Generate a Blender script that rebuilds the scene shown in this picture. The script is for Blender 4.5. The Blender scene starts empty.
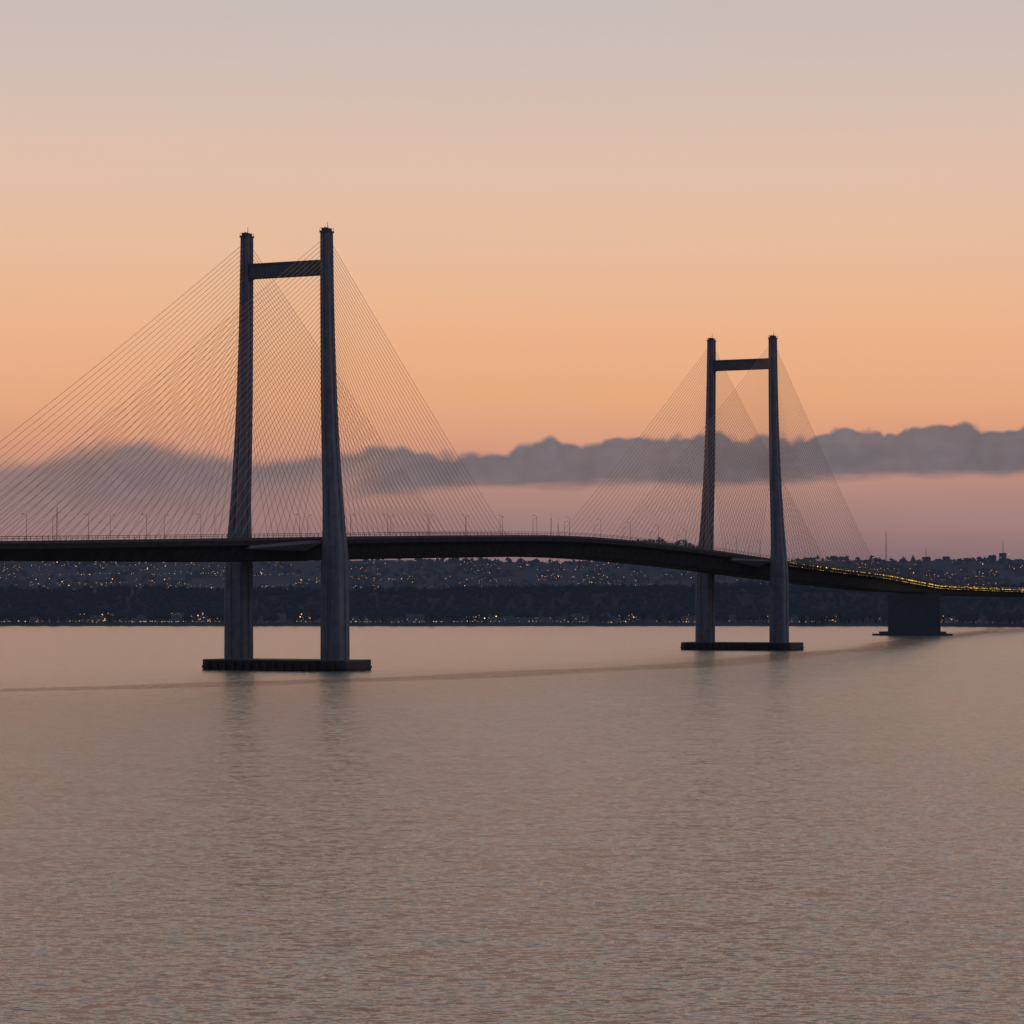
import bpy, math, random
from mathutils import Vector, noise, Matrix
random.seed(7)
S=bpy.context.scene
S.view_settings.view_transform='Standard'
try: S.view_settings.look='None'
except Exception: pass
S.view_settings.exposure=0
col=S.collection
CAMH=32.0; F=2844.0

def lin(c):
    return tuple(((v/255)/12.92 if v/255<=0.04045 else ((v/255+0.055)/1.055)**2.4) for v in c)
def smooth(t):
    t=max(0,min(1,t)); return t*t*(3-2*t)
def interp(keys,z):
    if z<=keys[0][0]: return keys[0][1]
    for (a,va),(b,vb) in zip(keys,keys[1:]):
        if z<=b:
            return va+(vb-va)*(z-a)/(b-a)
    return keys[-1][1]

# ------------------------------------------------------------ node helper
class NT:
    def __init__(s,tree): s.t=tree
    def n(s,typ,**k):
        nd=s.t.nodes.new(typ)
        for a,b in k.items(): setattr(nd,a,b)
        return nd
    def link(s,a,b): s.t.links.new(a,b)
    def val(s,sock,v):
        if isinstance(v,(int,float)): sock.default_value=v
        else: s.link(v,sock)
    def m(s,op,a,b=None,c=None,clamp=False):
        nd=s.n('ShaderNodeMath',operation=op); nd.use_clamp=clamp
        s.val(nd.inputs[0],a)
        if b is not None: s.val(nd.inputs[1],b)
        if c is not None: s.val(nd.inputs[2],c)
        return nd.outputs[0]
    def sstep(s,x,a,b,lo=0,hi=1):
        nd=s.n('ShaderNodeMapRange',interpolation_type='SMOOTHSTEP')
        s.val(nd.inputs[0],x); nd.inputs[1].default_value=a; nd.inputs[2].default_value=b
        nd.inputs[3].default_value=lo; nd.inputs[4].default_value=hi
        return nd.outputs[0]
    def ramp(s,x,stops,interp='LINEAR'):
        nd=s.n('ShaderNodeValToRGB'); cr=nd.color_ramp; cr.interpolation=interp
        while len(cr.elements)>1: cr.elements.remove(cr.elements[-1])
        cr.elements[0].position=stops[0][0]; cr.elements[0].color=(*stops[0][1],1)
        for p,c in stops[1:]:
            e=cr.elements.new(p); e.color=(*c,1)
        s.val(nd.inputs[0],x); return nd.outputs[0]
    def mix(s,f,a,b,typ='MIX'):
        nd=s.n('ShaderNodeMix',data_type='RGBA',blend_type=typ)
        s.val(nd.inputs[0],f)
        for i,v in ((6,a),(7,b)):
            if isinstance(v,tuple): nd.inputs[i].default_value=(*v,1)
            else: s.link(v,nd.inputs[i])
        return nd.outputs[2]
    def comb(s,x,y,z):
        nd=s.n('ShaderNodeCombineXYZ')
        s.val(nd.inputs[0],x); s.val(nd.inputs[1],y); s.val(nd.inputs[2],z); return nd.outputs[0]
    def noise(s,vec,scale,detail=3,rough=.5,dist=0,out=0):
        nd=s.n('ShaderNodeTexNoise'); s.link(vec,nd.inputs['Vector'])
        nd.inputs['Scale'].default_value=scale; nd.inputs['Detail'].default_value=detail
        nd.inputs['Roughness'].default_value=rough; nd.inputs['Distortion'].default_value=dist
        return nd.outputs[out]
    def vm(s,op,a,b):
        nd=s.n('ShaderNodeVectorMath',operation=op)
        for i,v in ((0,a),(1,b)):
            if v is None: continue
            if isinstance(v,tuple): nd.inputs[i].default_value=v
            else: s.link(v,nd.inputs[i])
        return nd.outputs[0]
    def vscale(s,a,f):
        nd=s.n('ShaderNodeVectorMath',operation='SCALE'); s.link(a,nd.inputs[0]); s.val(nd.inputs['Scale'],f); return nd.outputs[0]

# ------------------------------------------------------------ WORLD
W=bpy.data.worlds.new("World"); S.world=W; W.use_nodes=True
T=NT(W.node_tree); T.t.nodes.clear()
tc=T.n('ShaderNodeTexCoord'); sep=T.n('ShaderNodeSeparateXYZ'); T.link(tc.outputs['Generated'],sep.inputs[0])
X,Y,Z=sep.outputs
az=T.m('ARCTAN2',X,Y)
hl=T.m('SQRT',T.m('ADD',T.m('MULTIPLY',X,X),T.m('MULTIPLY',Y,Y)))
el=T.m('DIVIDE',Z,T.m('MAXIMUM',hl,0.001))
zz=T.m('MAXIMUM',Z,0.0)
p=T.m('SQRT',zz)
def py(y): return math.sqrt(max(0,(600-y)/F))
stops=[(0.0,(112,96,108)),(py(575),(122,102,110)),(py(545),(141,113,115)),(py(510),(163,125,120)),(py(485),(181,136,124)),
 (py(450),(212,152,124)),(py(400),(230,168,127)),(py(330),(236,179,138)),(py(250),(232,188,156)),(py(170),(224,191,170)),
 (py(80),(210,191,181)),(py(0),(197,188,186)),(.56,(198,192,185)),(.66,(192,187,180)),(.76,(181,178,174)),(.88,(156,155,158)),(1.0,(124,126,136))]
grad=T.ramp(p,[(a,lin(c)) for a,c in stops])
front=T.sstep(Y,-0.55,0.75)
back=T.ramp(p,[(0,lin((78,88,116))),(.35,lin((86,96,126))),(.7,lin((92,102,130))),(1,lin((124,126,136)))])
cv=T.comb(T.m('MULTIPLY',az,3.0),T.m('MULTIPLY',el,14.0),0.0)
drift=T.noise(cv,2.0,3)
base=T.mix(front,back,grad)
base=T.mix(T.m('MULTIPLY',T.sstep(drift,.35,.7),.10),base,lin((214,180,166)))
glow=T.m('MULTIPLY',T.m('MULTIPLY',T.sstep(az,.05,-.16),T.sstep(az,-.9,-.25)),T.m('MULTIPLY',T.sstep(el,.20,.28),T.sstep(el,.75,.4)))
base=T.mix(T.m('MULTIPLY',glow,.6),base,lin((240,186,146)))
def ta(px): return (math.atan((px-512)/F)+0.25)/0.5
tops=[(-200,458),(-90,462),(0,464),(50,450),(90,441),(140,439),(180,444),(225,455),(262,457),(300,453),(350,449),(440,449),(500,447),(545,441),(590,440),
 (640,437),(700,437),(780,437),(840,434),(880,430),(915,432),(960,419),(992,427),(1024,432),(1120,440),(1220,452)]
azn=T.m('MULTIPLY_ADD',az,2.0,0.5,clamp=True)
def enc(y): v=((600-y)/F-0.02)/0.06; return (v,v,v)
topv=T.m('MULTIPLY_ADD',T.ramp(azn,[(ta(x),enc(y)) for x,y in tops],'CARDINAL'),0.06,0.02)
bots=[(-200,548),(0,548),(200,538),(300,515),(380,495),(450,489),(600,487),(700,487),(850,481),(1024,476),(1200,480)]
botv=T.m('MULTIPLY_ADD',T.ramp(azn,[(ta(x),enc(y)) for x,y in bots]),0.06,0.02)
cvec0=T.comb(az,T.m('MULTIPLY',el,1.0),0.0)
wrp=T.vscale(T.vm('SUBTRACT',T.noise(cvec0,60,2,.5,0,1),(.5,.5,.5)),.009)
cvec=T.vm('ADD',cvec0,wrp)
def vor(scale,off):
    nd=T.n('ShaderNodeTexVoronoi',feature='SMOOTH_F1'); nd.voronoi_dimensions='2D'
    T.link(T.vm('ADD',cvec,(off,off*.7,0)),nd.inputs['Vector']); nd.inputs['Scale'].default_value=scale
    nd.inputs['Smoothness'].default_value=.15
    return T.m('SUBTRACT',.5,nd.outputs['Distance'])
v1=vor(58,.3); v2=vor(150,.9)
fb=T.m('SUBTRACT',T.noise(cvec,150,5,.6),.5)
bump=T.m('ADD',T.m('ADD',T.m('MULTIPLY',v1,.0066),T.m('MULTIPLY',v2,.0030)),T.m('MULTIPLY',fb,.0026))
softw=T.ramp(azn,[(ta(-200),(1,)*3),(ta(250),(.8,)*3),(ta(420),(.35,)*3),(ta(600),(.14,)*3),(ta(1200),(.10,)*3)])
d=T.m('SUBTRACT',T.m('ADD',topv,T.m('MULTIPLY',bump,T.m('SUBTRACT',1.0,T.m('MULTIPLY',softw,.45)))),el)
mt=T.sstep(T.m('DIVIDE',d,T.m('MULTIPLY_ADD',softw,.006,.0012)),-.15,1.0)
streak=T.noise(T.comb(T.m('MULTIPLY',az,.22),el,0.0),150,5,.6)
fb2=T.m('SUBTRACT',streak,.5)
mb=T.sstep(T.m('ADD',T.m('SUBTRACT',el,botv),T.m('MULTIPLY',fb2,.006)),-0.0016,0.0028)
leftsoft=T.ramp(azn,[(ta(-200),(.5,)*3),(ta(0),(.68,)*3),(ta(120),(.86,)*3),(ta(200),(.86,)*3),(ta(330),(.92,)*3),(ta(450),(.98,)*3),(ta(1100),(1,)*3)])
fadeL=T.m('MAXIMUM',T.sstep(azn,ta(300),ta(400)),T.sstep(T.m('SUBTRACT',el,botv),-.004,.019))
cm=T.m('MULTIPLY',T.m('MULTIPLY',T.m('MULTIPLY',mt,mb),leftsoft),fadeL)
cm=T.m('MULTIPLY',cm,T.m('MULTIPLY_ADD',T.sstep(streak,.3,.6),.06,.92))
ccol=T.ramp(T.m('DIVIDE',T.m('SUBTRACT',el,.036),.03,clamp=True),[(0,lin((124,110,115))),(.35,lin((112,106,113))),(1,lin((115,109,115)))])
shade=T.m('ADD',T.m('MULTIPLY_ADD',T.m('ADD',T.m('MULTIPLY',v1,.4),T.m('MULTIPLY',v2,.3)),.36,.95),T.m('MULTIPLY',fb,.26))
hsv=T.n('ShaderNodeHueSaturation'); T.link(ccol,hsv.inputs['Color']); T.link(shade,hsv.inputs['Value'])
skyc=T.mix(cm,base,hsv.outputs[0])
bg=T.n('ShaderNodeBackground'); T.link(skyc,bg.inputs[0]); bg.inputs[1].default_value=1.0
SUN_EL=math.radians(2.0); SUN_AZ=math.radians(-75.0)
ns=T.n('ShaderNodeTexSky',sky_type='NISHITA'); ns.sun_disc=False; ns.sun_elevation=SUN_EL; ns.sun_rotation=SUN_AZ
bg2=T.n('ShaderNodeBackground'); T.link(ns.outputs[0],bg2.inputs[0]); bg2.inputs[1].default_value=0.002
ad=T.n('ShaderNodeAddShader'); T.link(bg.outputs[0],ad.inputs[0]); T.link(bg2.outputs[0],ad.inputs[1])
out=T.n('ShaderNodeOutputWorld'); T.link(ad.outputs[0],out.inputs[0])

# ------------------------------------------------------------ sun
sl=bpy.data.lights.new("sun",'SUN'); sl.energy=0.06; sl.angle=math.radians(10); sl.color=(1,.70,.5)
so=bpy.data.objects.new("sun",sl); col.objects.link(so)
dirv=Vector((math.sin(SUN_AZ)*math.cos(SUN_EL),math.cos(SUN_AZ)*math.cos(SUN_EL),math.sin(SUN_EL)))
so.rotation_euler=dirv.to_track_quat('Z','Y').to_euler(); so.location=(0,0,400)

# ------------------------------------------------------------ camera
cd=bpy.data.cameras.new("camera"); cam=bpy.data.objects.new("camera",cd); col.objects.link(cam)
cd.sensor_width=36; cd.lens=36*F/1024; cd.shift_y=88/1024; cd.clip_start=1; cd.clip_end=90000
cam.location=(0,0,CAMH); cam.rotation_euler=(math.pi/2,0,0); S.camera=cam

# ------------------------------------------------------------ materials
def mat(name,c1,c2,scale=.2,rough=.8,detail=4,streak=False,joints=0,bump=0,spec=.3,haze_glow=0):
    m=bpy.data.materials.new(name); m.use_nodes=True; t=NT(m.node_tree)
    b=m.node_tree.nodes['Principled BSDF']; b.inputs['Roughness'].default_value=rough
    b.inputs['Specular IOR Level'].default_value=spec
    g=t.n('ShaderNodeTexCoord').outputs['Object']
    n=t.noise(g,scale,detail,.6)
    f=t.sstep(n,.3,.7)
    c=t.mix(f,c1,c2)
    if streak:
        mp=t.n('ShaderNodeMapping'); mp.inputs['Scale'].default_value=(1,1,.03); t.link(g,mp.inputs[0])
        s=t.noise(mp.outputs[0],1.1,4,.6)
        c=t.mix(t.m('MULTIPLY',t.sstep(s,.5,.75),.55),c,tuple(v*.35 for v in c1))
    if joints:
        sp=t.n('ShaderNodeSeparateXYZ'); t.link(g,sp.inputs[0])
        fr=t.m('FRACT',t.m('DIVIDE',sp.outputs[2],joints))
        j=t.m('LESS_THAN',fr,.07)
        c=t.mix(t.m('MULTIPLY',j,.12),c,tuple(v*.4 for v in c1))
    t.link(c,b.inputs['Base Color'])
    if haze_glow:
        b.inputs['Emission Color'].default_value=(.50,.63,1,1); b.inputs['Emission Strength'].default_value=haze_glow  # faint blue self-glow stands in for aerial haze over distance
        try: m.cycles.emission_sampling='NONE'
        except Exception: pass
    if bump:
        bn=t.n('ShaderNodeBump'); bn.inputs['Strength'].default_value=bump; bn.inputs['Distance'].default_value=.3
        t.link(n,bn.inputs['Height']); t.link(bn.outputs[0],b.inputs['Normal'])
    return m
def emat(name,c,s):
    m=bpy.data.materials.new(name); m.use_nodes=True; t=NT(m.node_tree)
    b=m.node_tree.nodes['Principled BSDF']; b.inputs['Base Color'].default_value=(*[v*.5 for v in c],1)
    g=t.n('ShaderNodeNewGeometry')
    b.inputs['Emission Color'].default_value=(*c,1)
    r=t.m('MULTIPLY_ADD',t.m('POWER',g.outputs['Random Per Island'],3.0),s*1.6,s*.15)
    t.link(r,b.inputs['Emission Strength'])
    try: m.cycles.emission_sampling='NONE'
    except Exception: pass
    return m
M_conc=mat("weathered_concrete",(.13,.148,.185),(.19,.205,.24),.25,.85,5,True,8.0,.2)
M_concd=mat("dark_concrete",(.085,.092,.11),(.12,.125,.14),.25,.85,5,True,0,.3)
M_foot=mat("wet_concrete",(.035,.035,.04),(.065,.063,.06),.3,.7,5,True,0,.5)
M_pierd=mat("dark_pier_concrete",(.022,.025,.032),(.040,.042,.050),.15,.9,6,True,0,.3,spec=.05,haze_glow=.011)  # very dark pier concrete, plus the faint blue haze glow
M_steel=mat("dark_painted_steel",(.028,.032,.042),(.045,.05,.06),.2,.75,4,True,spec=.1)
M_steel2=mat("grey_painted_steel",(.06,.06,.068),(.09,.09,.095),.3,.7,spec=.15)
M_asph=mat("asphalt",(.045,.045,.048),(.06,.06,.06),.8,.9)
M_white=mat("road_paint",(.7,.7,.68),(.8,.8,.78),1.,.7)
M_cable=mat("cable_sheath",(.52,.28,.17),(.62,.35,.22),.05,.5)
M_leaf=mat("foliage",(.018,.022,.034),(.024,.028,.040),.012,.95,5,spec=.0,haze_glow=.0165)
M_leaf2=mat("haze_tinted_foliage",(.024,.026,.036),(.030,.032,.042),.012,.95,5,spec=.0,haze_glow=.029)  # farther trees: distance haze put into paler colour and stronger glow
M_trunk=mat("bark",(.05,.04,.03),(.08,.06,.05),1,.9)
M_red=emat("beacon_lens",(1,.12,.05),1.0)
M_glass=mat("window_glass",(.03,.035,.045),(.04,.045,.05),.5,.4,spec=.05,haze_glow=.027)
M_lit=emat("lit_window",(1,.52,.24),.5)
M_lamp=emat("sodium_lamp",(1,.50,.20),1.35)
M_ylamp=emat("yellow_lamp",(1,.62,.06),1.5)

def mesh(name,V,Fc,mats,mi=None,parent=None,loc=(0,0,0),smooth_=False):
    me=bpy.data.meshes.new(name); me.from_pydata(V,[],Fc); 
    for m in mats: me.materials.append(m)
    if mi: me.polygons.foreach_set('material_index',mi)
    if smooth_: me.polygons.foreach_set('use_smooth',[True]*len(Fc))
    me.update()
    o=bpy.data.objects.new(name,me); col.objects.link(o); o.location=loc
    if parent: o.parent=parent
    return o
def empty(name,loc,parent=None,rz=0):
    o=bpy.data.objects.new(name,None); col.objects.link(o); o.location=loc; o.rotation_euler=(0,0,rz)
    o.empty_display_size=2
    if parent: o.parent=parent
    return o
def box(V,Fc,x0,x1,y0,y1,z0,z1):
    b=len(V); V+=[(x0,y0,z0),(x1,y0,z0),(x1,y1,z0),(x0,y1,z0),(x0,y0,z1),(x1,y0,z1),(x1,y1,z1),(x0,y1,z1)]
    Fc+=[(b,b+3,b+2,b+1),(b+4,b+5,b+6,b+7),(b,b+1,b+5,b+4),(b+1,b+2,b+6,b+5),(b+2,b+3,b+7,b+6),(b+3,b,b+4,b+7)]
def tube(V,Fc,pts,r,n=5,caps=True):
    b=len(V)
    for i,pt in enumerate(pts):
        a=pts[max(0,i-1)]; c=pts[min(len(pts)-1,i+1)]
        dd=(Vector(c)-Vector(a)).normalized(); q=dd.to_track_quat('Z','Y')
        rr=r[i] if isinstance(r,(list,tuple)) else r
        for k in range(n):
            an=2*math.pi*k/n; v=q@Vector((math.cos(an)*rr,math.sin(an)*rr,0))+Vector(pt); V.append(tuple(v))
    for i in range(len(pts)-1):
        for k in range(n):
            k2=(k+1)%n; Fc.append((b+i*n+k,b+i*n+k2,b+(i+1)*n+k2,b+(i+1)*n+k))
    if caps:
        Fc.append(tuple(b+k for k in reversed(range(n)))); e=b+(len(pts)-1)*n; Fc.append(tuple(e+k for k in range(n)))

# ------------------------------------------------------------ WATER
wm=bpy.data.materials.new("sea_water"); wm.use_nodes=True; t=NT(wm.node_tree); b=wm.node_tree.nodes['Principled BSDF']
geo=t.n('ShaderNodeNewGeometry'); pos=geo.outputs['Position']; sp=t.n('ShaderNodeSeparateXYZ'); t.link(pos,sp.inputs[0])
def sc(x,y,rz=0):
    mp=t.n('ShaderNodeMapping'); mp.inputs['Scale'].default_value=(x,y,1); mp.inputs['Rotation'].default_value=(0,0,rz); t.link(pos,mp.inputs[0]); return mp.outputs[0]
big=t.noise(sc(.35,1),.006,4,.6,.5)      # gust patches
big2=t.noise(sc(.25,1,.25),.02,4,.6,.4)
def slope(vec,scale,det,ax,ay):
    c=t.noise(vec,scale,det,.45,.0,1)
    return t.vm('MULTIPLY',t.vm('SUBTRACT',c,(.5,.5,.5)),(ax,ay,0))
s1=slope(sc(.42,1,.04),1.9,1,2.0,.80)    # wind ripples
s2=slope(sc(.40,1,-.06),1.0,1,2.3,.46)   # short waves
s5=slope(sc(.42,1,.04),.42,1,1.5,.26)
s6=slope(sc(.42,1,-.04),.19,1,.7,.15)
s3=slope(sc(.3,1,.05),.08,2,.2,.07)     # swell
s4=slope(sc(.8,1,0),5.0,1,1.4,.30)      # capillary texture
sl_=t.vm('ADD',t.vm('ADD',t.vm('ADD',s1,s2),t.vm('ADD',s3,s4)),t.vm('ADD',s5,s6))
yn=t.m('DIVIDE',sp.outputs[1],4000,clamp=True)
xs=[(600,-520),(800,-380),(1011,-182),(1137,-57),(1338,65),(1800,215),(2275,334),(3300,560)]
xl=t.m('MULTIPLY_ADD',t.ramp(yn,[(yy/4000,((xx+600)/1200,)*3) for yy,xx in xs],'CARDINAL'),1200,-600)
wob=t.m('MULTIPLY_ADD',t.noise(sc(1,1),.012,3),16,-8)
dx=t.m('ADD',t.m('SUBTRACT',sp.outputs[0],xl),wob)
lw=t.sstep(sp.outputs[1],1000,2300,1.7,.7)
line=t.m('SUBTRACT',1.0,t.sstep(t.m('DIVIDE',t.m('ABSOLUTE',dx),lw),9,22))
calm=t.m('MAXIMUM',t.sstep(dx,100,-260),t.sstep(sp.outputs[1],1300,2300))
amp=t.m('MULTIPLY_ADD',t.sstep(big,.3,.7),.14,.94)
amp=t.m('MULTIPLY',amp,t.m('MULTIPLY_ADD',t.sstep(big2,.3,.7),.08,.96))
amp=t.m('MULTIPLY',amp,t.m('SUBTRACT',1.0,t.m('MULTIPLY',calm,.32)))
amp=t.m('MULTIPLY',amp,t.m('MULTIPLY_ADD',line,1.2,1.0))
sl_=t.vscale(sl_,amp)
nrm=t.vm('NORMALIZE',t.vm('ADD',sl_,(0,0,1)),None)
t.link(nrm,b.inputs['Normal'])
t.link(t.mix(line,(.225,.225,.208),(.06,.06,.06)),b.inputs['Base Color'])
t.link(t.m('SUBTRACT',1.33,t.m('MULTIPLY',line,.10)),b.inputs['IOR'])
b.inputs['Roughness'].default_value=.17
V=[];Fc=[]
L=45000; N=18
for j in range(N+1):
    for i in range(N+1): V.append((-L+2*L*i/N,-8000+ (L+8000)*j/N,0))
for j in range(N):
    for i in range(N):
        a=j*(N+1)+i; Fc.append((a,a+1,a+N+2,a+N+1))
wo=mesh("water",V,Fc,[wm]); wo["kind"]="structure"; wo["label"]="calm rippled grey sea water reflecting the sunset"

# ------------------------------------------------------------ TERRAIN
def shore(x): return 3480+45*noise.noise((x/420,3.1,0))+14*noise.noise((x/90,1.1,0))-230*smooth((x-420)/330)
def hgt(x,y):
    s=y-shore(x)
    if s<0: return max(-6,s*.06)
    h=2.6*smooth(s/25)+5*smooth(s/300)+36*smooth((s-230)/430)*(.9+.25*noise.noise((x/260,y/300,0)))
    h+=74*smooth((s-1350)/1600)
    h+=9*noise.noise((x/330,y/500,5))*smooth((s-300)/800)
    h+=4*noise.noise((x/90,y/120,9))*smooth((s-300)/800)
    h+=50*math.exp(-((x-320)/115)**4-((y-6500)/500)**2)
    return h
V=[];Fc=[];mi=[]
xs_=[-3200+45*i for i in range(int(7200/45)+1)]; ys_=[3130+25*i for i in range(30)]+[3880+70*i for i in range(75)]
for y in ys_:
    for x in xs_: V.append((x,y,hgt(x,y)))
nx=len(xs_)
for j in range(len(ys_)-1):
    for i in range(nx-1):
        a=j*nx+i; Fc.append((a,a+1,a+nx+1,a+nx)); mi.append(1 if ys_[j]>4500 else 0)
M_ter=mat("shore_ground",(.020,.024,.036),(.035,.035,.044),.012,.95,8,spec=.0,haze_glow=.017)
M_ter2=mat("haze_tinted_hillside_ground",(.030,.031,.042),(.046,.045,.052),.012,.95,8,spec=.0,haze_glow=.029)  # far slope: air haze painted as lighter ground colour and glow
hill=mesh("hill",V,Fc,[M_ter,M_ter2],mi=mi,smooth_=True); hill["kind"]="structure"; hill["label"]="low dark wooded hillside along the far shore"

# ------------------------------------------------------------ TREES
def crown(V,Fc,cx,cy,cz,R,H,n,rng,mi=None,fs=2.2):
    for c in range(3):
        ox,oy,oz=rng.uniform(-.35,.35)*R,rng.uniform(-.35,.35)*R,rng.uniform(-.2,.25)*H
        b0=len(V); rr=R*rng.uniform(.5,.65); hh=H*rng.uniform(.25,.34)
        for (a,e) in [(k*60,0) for k in range(6)]:
            j=rng.uniform(.8,1.15)
            V.append((cx+ox+math.cos(math.radians(a))*rr*j,cy+oy+math.sin(math.radians(a))*rr*j,cz+oz+rng.uniform(-.2,.2)*hh))
        V.append((cx+ox,cy+oy,cz+oz+hh)); V.append((cx+ox,cy+oy,cz+oz-hh))
        for k in range(6):
            Fc.append((b0+k,b0+(k+1)%6,b0+6)); Fc.append((b0+(k+1)%6,b0+k,b0+7))
    for i in range(n):
        while True:
            x,y,z=rng.uniform(-1,1),rng.uniform(-1,1),rng.uniform(-1,1)
            if .3<x*x+y*y+z*z<1.05: break
        z2=z*(.5) ; wdt=1-.35*max(0,z)
        c=Vector((cx+x*R*wdt,cy+y*R*wdt,cz+z2*H)); s=fs*rng.uniform(.5,1.1)
        b0=len(V)
        q=Vector((rng.gauss(0,1),rng.gauss(0,1),rng.gauss(0,1))).normalized().to_track_quat('Z','Y')
        for a in (0,1.7,3.3,4.8):
            V.append(tuple(c+q@Vector((math.cos(a)*s*rng.uniform(.6,1),math.sin(a)*s*rng.uniform(.6,1),rng.uniform(-.3,.3)*s))))
        Fc.append((b0,b0+1,b0+2,b0+3))
rng=random.Random(3)
V=[];Fc=[]
cnt=0
while cnt<3800:
    y=rng.uniform(3280,4450); x=rng.uniform(-.27,.27)*y
    s=y-shore(x)
    if s<90 or s>820: continue
    if s<260 and noise.noise((x/70,y/70,2))<-.15: continue
    h=hgt(x,y); R=rng.uniform(4,7); H=rng.uniform(9,15)
    crown(V,Fc,x,y,h+H*.55,R,H,16,rng,fs=2.0); cnt+=1
nf=len(Fc)
cnt=0
while cnt<1700:
    y=rng.uniform(4700,6900); x=rng.uniform(-.25,.25)*y
    if noise.noise((x/160,y/260,7))<(-.05 if y<6300 else -.3): continue
    h=hgt(x,y); R=rng.uniform(5,9); H=rng.uniform(8,13)
    crown(V,Fc,x,y,h+H*.45,R,H,10,rng,fs=3.0); cnt+=1
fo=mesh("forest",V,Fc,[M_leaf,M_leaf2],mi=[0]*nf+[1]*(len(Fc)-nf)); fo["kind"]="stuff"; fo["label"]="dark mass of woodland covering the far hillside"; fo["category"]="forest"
protos=[]
for k in range(5):
    V=[];Fc=[]
    Ht=rng.uniform(10,15)
    tube(V,Fc,[(0,0,-1),(.2,0,Ht*.3),(.1,.2,Ht*.6)],[.5,.36,.2],6)
    for a in range(4):
        an=a*1.6; tube(V,Fc,[(.1,0,Ht*(.3+.06*a)),(math.cos(an)*2.2,math.sin(an)*2.2,Ht*(.5+.07*a))],[.2,.08],4)
    nf=len(Fc); crown(V,Fc,0,0,Ht*.62,Ht*.36,Ht*.8,130,rng,fs=1.0)
    me=bpy.data.meshes.new("tree"); me.from_pydata(V,[],Fc); me.materials.append(M_leaf); me.materials.append(M_trunk)
    me.polygons.foreach_set('material_index',[1]*nf+[0]*(len(Fc)-nf)); protos.append(me)
def place(name,me,loc,rz,scl,label,cat,grp):
    o=bpy.data.objects.new(name,me); col.objects.link(o); o.location=loc; o.rotation_euler=(0,0,rz); o.scale=(scl,)*3
    o["label"]=label;o["category"]=cat;o["group"]=grp; return o
for i in range(150):
    x=rng.uniform(-820,900) if i%3 else rng.uniform(350,760); y=shore(x)+rng.uniform(12,110)
    place("tree",protos[i%5],(x,y,hgt(x,y)-.2),rng.uniform(0,6),rng.uniform(.7,1.25),"dark leafy tree standing near the far waterline","tree","trees along the far shore")
for i in range(60):
    y=rng.uniform(6350,6750); x=rng.uniform(.10,.19)*y if i%3 else rng.uniform(.032,.068)*y
    place("tree",protos[i%5],(x,y,hgt(x,y)-.2),rng.uniform(0,6),rng.uniform(.6,1.0),"dark tree silhouetted on the hilltop skyline","tree","trees on the hilltop skyline")

# ------------------------------------------------------------ BUILDINGS
wallc=[((.046,.045,.052),(.058,.056,.062)),((.040,.043,.054),(.052,.054,.064)),((.052,.051,.056),(.064,.063,.066)),((.048,.043,.043),(.058,.051,.05))]
M_walls=[mat("facade_render",a,c,.3,.9,spec=.05,haze_glow=.027) for a,c in wallc]  # walls carry the same emissive stand-in for distance haze
M_roof=mat("roof_tiles",(.024,.025,.034),(.032,.033,.042),.6,.9,spec=.0,haze_glow=.026)
def building(w,dp,fl,gable,wm_,litp,rng):
    V=[];Fc=[];mi=[]
    h=fl*3.1+.6
    box(V,Fc,-w/2,w/2,-dp/2,dp/2,-3,h); mi+=[0]*6
    if gable:
        b0=len(V); o=.5; rh=dp*.32
        V+=[(-w/2-o,-dp/2-o,h),(w/2+o,-dp/2-o,h),(w/2+o,dp/2+o,h),(-w/2-o,dp/2+o,h),(-w/2-o,0,h+rh),(w/2+o,0,h+rh)]
        Fc+=[(b0,b0+1,b0+5,b0+4),(b0+2,b0+3,b0+4,b0+5),(b0+3,b0,b0+4),(b0+1,b0+2,b0+5)]; mi+=[1]*4
        n=len(Fc); box(V,Fc,w*.2,w*.2+.9,-.5,.5,h+rh*.6,h+rh+1.2); mi+=[0]*(len(Fc)-n)
    else:
        n=len(Fc)
        box(V,Fc,-w/2-.2,w/2+.2,-dp/2-.2,dp/2+.2,h+.003,h+.6)
        box(V,Fc,-w*.18,w*.05,-dp*.2,dp*.2,h+.61,h+3)
        mi+=[1]*(len(Fc)-n)
    nc=max(2,int(w/3.4)); sx=w/nc
    for f in range(fl):
        for c in range(nc):
            x=-w/2+sx*(c+.5); z=f*3.1+1.1
            b0=len(V); y=-dp/2-.06; ww=.75; hh=1.5
            V+=[(x-ww,y,z),(x+ww,y,z),(x+ww,y,z+hh),(x-ww,y,z+hh)]; Fc.append((b0,b0+1,b0+2,b0+3))
            mi.append(3 if rng.random()<litp else 2)
    for sgn in (-1,1):
        ncd=max(1,int(dp/4)); sy=dp/ncd
        for f in range(fl):
            for c in range(ncd):
                y=-dp/2+sy*(c+.5); z=f*3.1+1.1; b0=len(V); x=sgn*(w/2+.06)
                V+=[(x,y-.7*sgn,z),(x,y+.7*sgn,z),(x,y+.7*sgn,z+1.5),(x,y-.7*sgn,z+1.5)]; Fc.append((b0,b0+1,b0+2,b0+3)); mi.append(3 if rng.random()<litp else 2)
    me=bpy.data.meshes.new("building"); me.from_pydata(V,[],Fc)
    for m in (wm_,M_roof,M_glass,M_lit): me.materials.append(m)
    me.polygons.foreach_set('material_index',mi); return me
houses=[building(rng.uniform(9,16),rng.uniform(8,11),rng.choice([1,2,2,3]),True,M_walls[k%4],.2,rng) for k in range(8)]
flats=[building(rng.uniform(22,55),rng.uniform(12,16),rng.choice([3,4,5,6,8]),False,M_walls[k%3],.22,rng) for k in range(8)]
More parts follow.
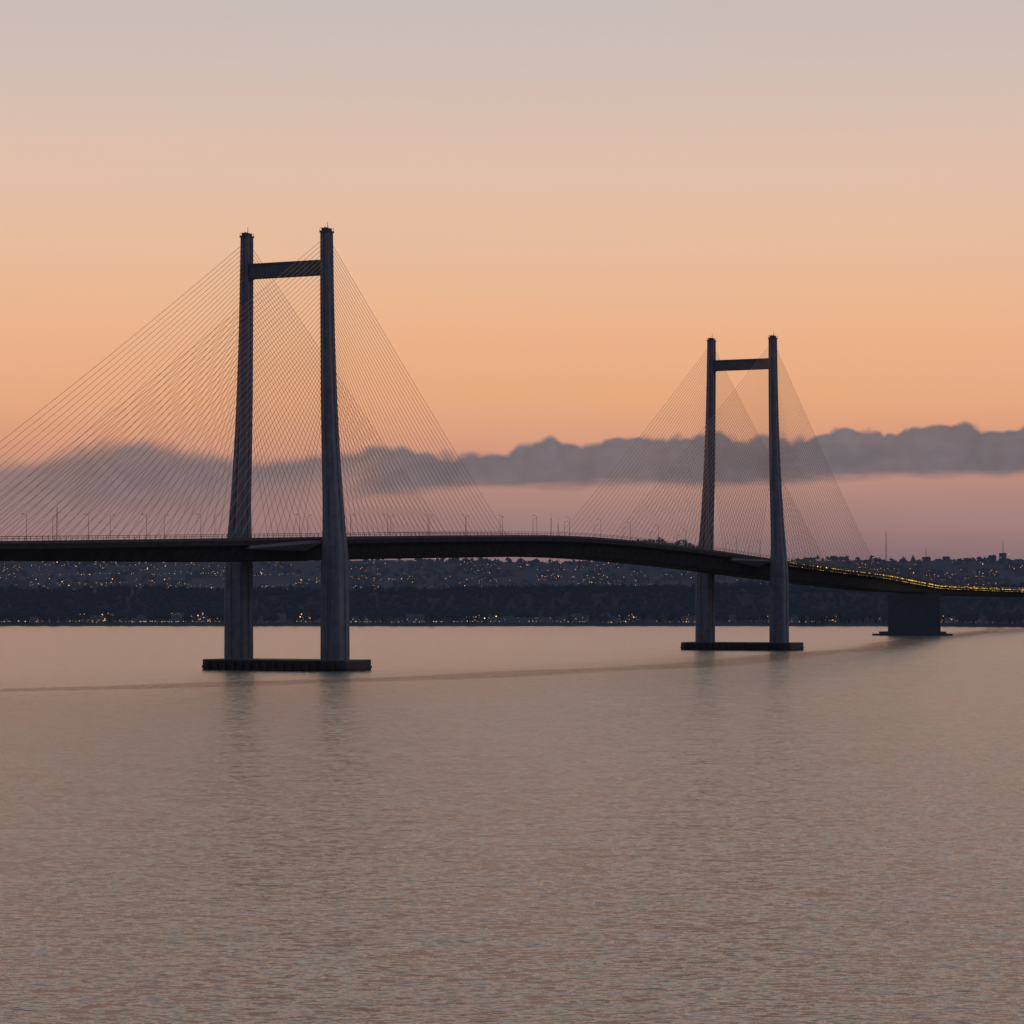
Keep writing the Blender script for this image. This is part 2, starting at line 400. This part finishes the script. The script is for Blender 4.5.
for i in range(64):
    x=rng.uniform(-760,800); y=shore(x)+rng.uniform(30,120)
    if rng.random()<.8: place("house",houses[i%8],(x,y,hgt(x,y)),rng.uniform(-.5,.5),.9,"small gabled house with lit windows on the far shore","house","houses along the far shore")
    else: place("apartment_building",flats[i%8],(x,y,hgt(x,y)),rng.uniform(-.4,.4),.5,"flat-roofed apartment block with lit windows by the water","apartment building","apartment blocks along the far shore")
for i in range(220):
    y=rng.uniform(4900,6500); x=rng.uniform(-.2,.2)*y
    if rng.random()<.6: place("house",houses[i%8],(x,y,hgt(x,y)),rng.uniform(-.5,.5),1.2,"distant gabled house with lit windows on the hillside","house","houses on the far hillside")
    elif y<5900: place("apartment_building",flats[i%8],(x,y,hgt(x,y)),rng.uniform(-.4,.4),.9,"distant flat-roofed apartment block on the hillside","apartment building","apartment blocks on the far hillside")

V=[];Fc=[]
def octa(x,y,z,r):
    b0=len(V); V.extend([(x+r,y,z),(x,y+r,z),(x-r,y,z),(x,y-r,z),(x,y,z+r),(x,y,z-r)])
    for k in range(4):
        Fc.append((b0+k,b0+(k+1)%4,b0+4)); Fc.append((b0+(k+1)%4,b0+k,b0+5))
n=0
while n<560:
    y=rng.uniform(4900,6600); x=rng.uniform(-.22,.22)*y
    if noise.noise((x/110,y/260,11))+rng.uniform(-.05,.05)<(.0 if x<-450 else (.2 if x<300 else .32)): continue
    octa(x,y,hgt(x,y)+rng.uniform(8,13),rng.choice([.4,.5,.65,1.1])); n+=1
for st in range(38):
    y=rng.uniform(4900,6400); x=(rng.uniform(-.2,.10) if st%2 else rng.uniform(-.2,-.08))*y; ln=rng.randint(4,18); dy_=rng.uniform(-.12,.12)
    for k in range(ln):
        xx=x+k*rng.uniform(9,13); yy=y+k*13*dy_; octa(xx,yy,hgt(xx,yy)+rng.uniform(9,10.5),rng.uniform(.35,.75))
# lit quays and promenades just above the waterline
for st in range(34):
    x=rng.uniform(-760,600); ln=rng.randint(3,14); r0=rng.uniform(.2,.5); sp_=rng.uniform(3.5,8)
    for k in range(ln):
        xx=x+k*sp_*rng.uniform(.85,1.15); yy=shore(xx)+14; octa(xx,yy,hgt(xx,yy)+rng.uniform(3.5,4.5),r0*rng.uniform(.8,1.2))
n=0
while n<170:
    x=rng.uniform(-800,820); y=shore(x)+rng.uniform(4,85)
    if noise.noise((x/60,4,11))+rng.uniform(-.12,.12)<0.14: continue
    octa(x,y,hgt(x,y)+rng.uniform(3,12),rng.choice([.25,.35,.5,.9])); n+=1
lo=mesh("town_lights",V,Fc,[M_lamp]); lo["kind"]="stuff"; lo["label"]="scattered warm orange town lights across the far shore"; lo["category"]="town lights"

# radio masts
def mast(h):
    V=[];Fc=[]
    r0,r1=h*.03,h*.006
    legs=[]
    for k in range(3):
        a=k*2.094; legs.append(a); tube(V,Fc,[(math.cos(a)*r0,math.sin(a)*r0,-2),(math.cos(a)*r1,math.sin(a)*r1,h)],.25,4)
    ns_=14
    for i in range(ns_):
        z0=h*i/ns_; z1=h*(i+1)/ns_; ra=r0+(r1-r0)*z0/h; rb=r0+(r1-r0)*z1/h
        for k in range(3):
            a=legs[k]; c=legs[(k+1)%3]
            tube(V,Fc,[(math.cos(a)*ra,math.sin(a)*ra,z0),(math.cos(c)*rb,math.sin(c)*rb,z1)],.14,3)
    tube(V,Fc,[(0,0,h-1),(0,0,h*1.12)],.25,5)
    me=bpy.data.meshes.new("radio_mast"); me.from_pydata(V,[],Fc); me.materials.append(M_steel2); return me
for px,ytop,D in [(551,512,6000),(558,518,6050),(886,530,6200),(926,548,6100),(1003,541,6200),(57,500,6000)]:
    x=(px-512)/F*D; z=hgt(x,D); ht=CAMH+(600-ytop)*D/F-z
    place("radio_mast",mast(ht/1.12),(x,D,z),0,1,"slender steel lattice mast on the far hill","radio mast","radio masts on the far hill")

# ------------------------------------------------------------ BRIDGE
TD=Vector((.4300,.9028)); TR=Vector((.9028,-.4300)); RZ=-math.atan2(.43,.9028)
T1=Vector((-103,1299)); T2=Vector((147.5,1824))
root=empty("cable_stayed_bridge",(23,1561,0))
root["label"]="long cable-stayed road bridge with two grey concrete towers over water"; root["category"]="bridge"
RL=Vector((23,1561,0))
Kw=[(0,9.9),(44,9.5),(50,9.3),(62,7.9),(80,6.7),(110,5.7),(150,4.8),(200,4.2)]
Kl=[(0,11.4),(44,11.0),(50,10.8),(62,9.4),(80,8.2),(110,7.1),(150,6.0),(200,5.2)]
Ko=[(0,25.3),(44,25.3),(54,25.2),(62,24.95),(72,24.5),(86,23.75),(104,22.9),(125,22.15),(150,21.55),(175,21.15),(200,20.95)]
def legmesh():
    V=[];Fc=[]
    zs=[2]+[6*i for i in range(1,34)]; zs[-1]=198.5
    for z in zs:
        w=interp(Kw,z)/2; l=interp(Kl,z)/2; c=.09*w*2; g=.22; gd=.35
        P=[(-w+c,-l),(-w*g,-l),(-w*g+.15,-l+gd),(w*g-.15,-l+gd),(w*g,-l),(w-c,-l),(w,-l+c),(w,-l*g),(w-gd,-l*g+.15),(w-gd,l*g-.15),(w,l*g),(w,l-c),
           (w-c,l),(w*g,l),(w*g-.15,l-gd),(-w*g+.15,l-gd),(-w*g,l),(-w+c,l),(-w,l-c),(-w,l*g),(-w+gd,l*g-.15),(-w+gd,-l*g+.15),(-w,-l*g),(-w,-l+c)]
        n=len(P)
        V+=[(x,y,z) for x,y in P]
    for i in range(len(zs)-1):
        for k in range(n):
            k2=(k+1)%n; Fc.append((i*n+k,i*n+k2,(i+1)*n+k2,(i+1)*n+k))
    Fc.append(tuple((len(zs)-1)*n+k for k in range(n)))
    return V,Fc
LV,LF=legmesh()
def build_tower(c):
    tw=empty("tower",(c.x-RL.x,c.y-RL.y,0),root,RZ)
    for sgn in (-1,1):
        V=[(x*1+sgn*interp(Ko,z),y,z) for x,y,z in LV]
        o=mesh("leg",V,LF,[M_conc],parent=tw)
        V=[];Fc=[]; ox=sgn*21
        box(V,Fc,ox-2.25,ox+2.25,-2.8,2.8,198.51,199.4)
        box(V,Fc,ox-1.6,ox+1.6,-2.0,2.0,199.41,200.6)
        for px_ in (-2.1,0,2.1):
            for py_ in (-2.6,2.6): tube(V,Fc,[(ox+px_,py_,199.4),(ox+px_,py_,200.7)],.09,4)
        for py_ in (-2.6,2.6): tube(V,Fc,[(ox-2.1,py_,200.6),(ox+2.1,py_,200.6)],.08,4)
        tube(V,Fc,[(ox+.5,0,200.6),(ox+.5,0,203.4)],[.16,.1],5)
        mesh("leg_cap",V,Fc,[M_concd],parent=tw)
        V=[];Fc=[]; tube(V,Fc,[(ox-.9,0,200.61),(ox-.9,0,201.4)],.3,8); mesh("aviation_beacon",V,Fc,[M_red],parent=tw)
    def beam(z0,z1,half,dep,h,name,m):
        V=[];Fc=[]; xs2=[-half,-half+h,half-h,half]; zb=[z0-h*.3,z0,z0,z0-h*.3]
        for x,zb_ in zip(xs2,zb):
            V+=[(x,-dep,zb_),(x,dep,zb_),(x,dep,z1),(x,-dep,z1)]
        for i in range(3):
            a=i*4
            for k in range(4): Fc.append((a+k,a+(k+1)%4,a+4+(k+1)%4,a+4+k))
        Fc+=[(3,2,1,0),(12,13,14,15)]
        box(V,Fc,-half,half,-dep-.18,-dep-.003,z1-.9,z1-.1); box(V,Fc,-half,half,-dep-.18,-dep-.003,z0+.1,z0+.8)
        return mesh(name,V,Fc,[m],parent=tw)
    beam(179.5,186.3,19.2,2.1,1.5,"crossbeam",M_concd)
    V=[];Fc=[]
    P=[]
    hx,hy=37.5,14
    for (cx_,cy_,a0) in ((hx-3,hy-3,0),(-hx+3,hy-3,90),(-hx+3,-hy+3,180),(hx-3,-hy+3,270)):
        for k in range(5):
            a=math.radians(a0+k*22.5); P.append((cx_+3*math.cos(a),cy_+3*math.sin(a)))
    lv=[(-6,1.0),(1.0,1.0),(1.01,1.012),(2.0,1.012),(2.01,1.0),(4.6,1.0),(4.9,.99)]
    n=len(P)
    for z,s in lv: V+=[(x*s,y*s,z) for x,y in P]
    for i in range(len(lv)-1):
        for k in range(n):
            k2=(k+1)%n; Fc.append((i*n+k,i*n+k2,(i+1)*n+k2,(i+1)*n+k))
    Fc.append(tuple((len(lv)-1)*n+k for k in range(n)))
    for i in range(16):
        x=-hx+5+i*(2*hx-10)/15
        tube(V,Fc,[(x,-hy-.5,-3),(x,-hy-.5,4.0)],.45,6)
    mesh("footing",V,Fc,[M_foot],parent=tw)
    return tw
build_tower(T1); build_tower(T2)

# deck centreline
def tp(t): return (T1.x+(T2.x-T1.x)*t, T1.y+(T2.y-T1.y)*t)
CP=[(*tp(-1.6),36),(*tp(-1.2),42),(*tp(-.8),49),(*tp(-.38),54.8),(*tp(0),60.6),(*tp(.25),64.4),(*tp(.5),66.8),(*tp(.75),64.2),(*tp(1),58.9),(*tp(1.2),54.6),(*tp(1.4),50.8),
 (294,2230,48.6),(346,2480,47),(402,2740,45.8),(508,3080,44.8),(628,3430,44.4),(760,3800,46.5),(900,4150,50)]
def cr(p0,p1,p2,p3,t):
    return tuple(.5*((2*b_)+(-a+c)*t+(2*a-5*b_+4*c-d_)*t*t+(-a+3*b_-3*c+d_)*t**3) for a,b_,c,d_ in zip(p0,p1,p2,p3))
raw=[]
for i in range(len(CP)-3):
    for k in range(24): raw.append(Vector(cr(*CP[i:i+4],k/24)))
raw.append(Vector(CP[-2]))
acc=[0]
for a,c in zip(raw,raw[1:]): acc.append(acc[-1]+(c-a).length)
TOT=acc[-1]
import bisect
def at(s):
    s=max(0,min(TOT-.01,s)); i=bisect.bisect_right(acc,s)-1; f=(s-acc[i])/(acc[i+1]-acc[i]); p_=raw[i].lerp(raw[i+1],f)
    e=raw[min(i+4,len(raw)-1)]-raw[max(i-3,0)]; d2=Vector((e.x,e.y)).normalized()
    return p_,d2,Vector((d2.y,-d2.x))
def s_of(pt):
    best=min(range(len(raw)),key=lambda i:(raw[i].xy-pt).length); return acc[best]
S1=s_of(T1); S2=s_of(T2)
def depth(s):
    return 7.6+3.2*smooth((s-S1+260)/260)+.6*smooth((s-S1)/200)-2.5*smooth((s-S2-200)/500)
def sweep(prof,step=8,s0=0,s1=None):
    s1=TOT if s1 is None else s1
    V=[];Fc=[]; n=None; cnt=int((s1-s0)/step)
    for i in range(cnt+1):
        s=s0+(s1-s0)*i/cnt; p_,d2,r2=at(s); P=prof(s); n=len(P)
        for u,z in P: V.append((p_.x+r2.x*u-RL.x,p_.y+r2.y*u-RL.y,p_.z+z))
    for i in range(cnt):
        for k in range(n):
            k2=(k+1)%n; Fc.append((i*n+k,(i+1)*n+k,(i+1)*n+k2,i*n+k2))
    Fc.append(tuple(range(n))); Fc.append(tuple(cnt*n+k for k in reversed(range(n))))
    return V,Fc
def gprof(s):
    D_=depth(s)
    return [(-17,-1.3),(-17,-3.1),(-13.6,-4.6),(-11,-D_+.6),(-10.2,-D_),(10.2,-D_),(11,-D_+.6),(13.6,-4.6),(17,-3.1),(17,-1.3)]
V,Fc=sweep(gprof)
deck=mesh("deck",V,Fc,[M_steel],parent=root)
for sg in (-1,1):
    V,Fc=sweep(lambda s:[(sg*17.05,-1.2-.0),(sg*17.05,0),(sg*16.6,0),(sg*16.6,-1.2)] if sg>0 else [(-16.6,-1.2),(-16.6,0),(-17.05,0),(-17.05,-1.2)])
    mesh("parapet",V,Fc,[M_steel2],parent=deck)
    V=[];Fc=[]; s=2
    while s<TOT-2:
        p_,d2,r2=at(s); q=Vector((p_.x+r2.x*sg*16.8-RL.x,p_.y+r2.y*sg*16.8-RL.y,p_.z))
        tube(V,Fc,[tuple(q),tuple(q+Vector((0,0,1.7)))],.07,4); s+=4
    pts=[]; s=2
    while s<TOT-2:
        p_,d2,r2=at(s); pts.append((p_.x+r2.x*sg*16.8-RL.x,p_.y+r2.y*sg*16.8-RL.y,p_.z+1.7)); s+=12
    tube(V,Fc,pts,.08,4); tube(V,Fc,[(a,b_,c-.8) for a,b_,c in pts],.06,4)
    mesh("railing",V,Fc,[M_steel2],parent=deck)
V,Fc=sweep(lambda s:[(-16.59,-1.29),(16.59,-1.29),(16.59,-1.2),(-16.59,-1.2)])
mesh("road_surface",V,Fc,[M_asph],parent=deck)
V=[];Fc=[]; s=0
while s<TOT-12:
    for u,ln in ((-7,4),(0,11.9),(7,4),(-13,11.9),(13,11.9)):
        b0=len(V)
        for ss,uu in ((s,-.12),(s,.12),(s+ln,.12),(s+ln,-.12)):
            p_,d2,r2=at(ss); V.append((p_.x+r2.x*(u+uu)-RL.x,p_.y+r2.y*(u+uu)-RL.y,p_.z-1.19))
        Fc.append((b0,b0+1,b0+2,b0+3))
    s+=12
mesh("road_marking",V,Fc,[M_white],parent=deck)
for Sx in (S1,S2):
    V=[];Fc=[]
    sec=[(-62,.2,-3.4,-4.6),(-40,2.2,-2.6,-5.4),(-18,4.2,-1.8,-6.0),(-7,5.0,-1.6,-6.2)]
    for ds,wd,zt,zb in sec:
        p_,d2,r2=at(Sx+ds)
        for u,z in ((16.9,zt),(17+wd,zt),(17+wd,zt-1.2),(14.0,zb)):
            V.append((p_.x+r2.x*u-RL.x,p_.y+r2.y*u-RL.y,p_.z+z))
    for i in range(3):
        for k in range(4): Fc.append((i*4+k,i*4+(k+1)%4,i*4+4+(k+1)%4,i*4+4+k))
    Fc+=[(0,1,2,3),(15,14,13,12)]
    mesh("maintenance_walkway",V,Fc,[M_conc],parent=root)
def pier(s,ncol,wide,colw=3.2):
    p_,d2,r2=at(s); e=empty("pier",(p_.x-RL.x,p_.y-RL.y,0),root,math.atan2(r2.y,r2.x))
    zt=p_.z-depth(s)
    for i in range(ncol):
        V=[];Fc=[]
        x=-wide/2+wide*i/(ncol-1)
        zz_=[-3,zt*.5,zt-5,zt-2.2]; ws=[colw,colw*.9,colw*.85,colw*1.25]
        for z,w in zip(zz_,ws):
            V+=[(x-w/2,-w*.7,z),(x+w/2,-w*.7,z),(x+w/2,w*.7,z),(x-w/2,w*.7,z)]
        for k in range(3):
            for q in range(4): Fc.append((k*4+q,k*4+(q+1)%4,k*4+4+(q+1)%4,k*4+4+q))
        mesh("column",V,Fc,[M_pierd],parent=e)
    V=[];Fc=[]; box(V,Fc,-wide/2-3,wide/2+3,-3,3,zt-2.19,zt+.05); mesh("pier_cap",V,Fc,[M_pierd],parent=e)
    return e,zt
pier(S1-380,3,20)
s=s_of(Vector((364,2565)))
pe,zt=pier(s,2,42,colw=5)
V=[];Fc=[]
for z,hw,hd in ((-3,23,4.2),(8,22,4.0),(zt*.6,20.5,3.8),(zt-2.3,23.5,3.9)):
    V+=[(-hw,-hd,z),(hw,-hd,z),(hw,hd,z),(-hw,hd,z)]
for k in range(3):
    for q in range(4): Fc.append((k*4+q,k*4+(q+1)%4,k*4+4+(q+1)%4,k*4+4+q))
mesh("pier_wall",V,Fc,[M_pierd],parent=pe)
V=[];Fc=[]; box(V,Fc,-37,34,-10,10,-4,1.6); box(V,Fc,-31,28,-8,8,1.603,3.6)
for i in range(12): tube(V,Fc,[(-29+i*5.3,-10.5,-3),(-29+i*5.3,-10.5,2.6)],.5,6)
mesh("footing",V,Fc,[M_pierd],parent=pe)
pier(s_of(Vector((655,3500))),2,14,3)

# stay cables
def cable(tc,sgn,k,n,tend,dirsgn):
    f2=.06+.94*(k/(n-1))
    za=126+70*(f2-.1)/.9
    la=interp(Kl,za)/2
    top=Vector((tc.x+TR.x*sgn*interp(Ko,za),tc.y+TR.y*sgn*interp(Ko,za),za))+Vector((TD.x,TD.y,0))*dirsgn*la*.8
    Sc=S1 if tc is T1 else S2
    s_end=Sc+(tend*f2)*581.6
    p_,d2,r2=at(s_end); bot=Vector((p_.x+r2.x*16.8*sgn,p_.y+r2.y*16.8*sgn,p_.z-.4))
    pts=[]; Lh=(top-bot).length
    for i in range(11):
        u=i/10; q=top.lerp(bot,u); q.z-=4*u*(1-u)*Lh*Lh/42000; pts.append(tuple(q-RL))
    return pts
NC=36
rest=([],[])
for tc,te in ((T1,((-1,-.483),(1,.34))),(T2,((-1,-.43),(1,.385)))):
    for dsg,tend in te:
        for sgn in (-1,1):
            for k in range(NC):
                pts=cable(tc,sgn,k,NC,tend,dsg)
                if tc is T1 and k>=NC-25:
                    V=[];Fc=[]; tube(V,Fc,pts,.085,5)
                    mesh("stay_cable",V,Fc,[M_cable],parent=root)
                else: tube(rest[0],rest[1],pts,.085 if tc is T1 else .095,5)
o=mesh("stay_cable_fan",rest[0],rest[1],[M_cable],parent=root); o["kind"]="stuff"

# yellow guide lights along the lower right approach
V=[];Fc=[]
s=S2+24
while s<TOT-5:
    p_,d2,r2=at(s)
    g=.6+1.1*noise.noise((s/40,3,1))
    for u,z,r in ((17.4,-.9,.38),(17.3,-3.0,.2),(-16.2,1.9,.28)):
        if rng.random()<g: octa(p_.x+r2.x*u-RL.x,p_.y+r2.y*u-RL.y,p_.z+z,r*rng.uniform(.6,1.15))
    s+=3
o=mesh("guide_lights",V,Fc,[M_ylamp],parent=root); o["kind"]="stuff"; o["label"]="row of small yellow lamps along the approach deck"

# street lamps on the deck
V=[];Fc=[]; tube(V,Fc,[(0,0,0),(0,0,.8)],.25,8); tube(V,Fc,[(0,0,.8),(0,0,7),(0,0,11)],[.13,.09,.07],6)
mp_=bpy.data.meshes.new("pole"); mp_.from_pydata(V,[],Fc); mp_.materials.append(M_steel2)
V=[];Fc=[]; tube(V,Fc,[(0,0,10.7),(-.5,0,11.3),(-1.5,0,11.6)],.05,5)
ma_=bpy.data.meshes.new("arm"); ma_.from_pydata(V,[],Fc); ma_.materials.append(M_steel2)
V=[];Fc=[]; box(V,Fc,-2.3,-1.45,-.16,.16,11.52,11.66); box(V,Fc,-2.2,-1.6,-.12,.12,11.45,11.517)
mh_=bpy.data.meshes.new("lamp_head"); mh_.from_pydata(V,[],Fc); mh_.materials.append(M_steel2)
s=S1-330; i=0
while s<TOT-60:
    for sg in (-1,1):
        ss=s+(20 if sg>0 else 0)
        if min(abs(ss-S1),abs(ss-S2))<9: continue
        p_,d2,r2=at(ss)
        e=empty("street_lamp",(p_.x+r2.x*16.1*sg,p_.y+r2.y*16.1*sg,p_.z-1.2),None,math.atan2(r2.y,r2.x)+(0 if sg>0 else math.pi))
        e["label"]="tall grey street lamp standing beside the bridge railing"; e["category"]="street lamp"; e["group"]="street lamps along the bridge deck"
        for nm,me in (("pole",mp_),("arm",ma_),("lamp_head",mh_)):
            o=bpy.data.objects.new(nm,me); col.objects.link(o); o.parent=e
    s+=42
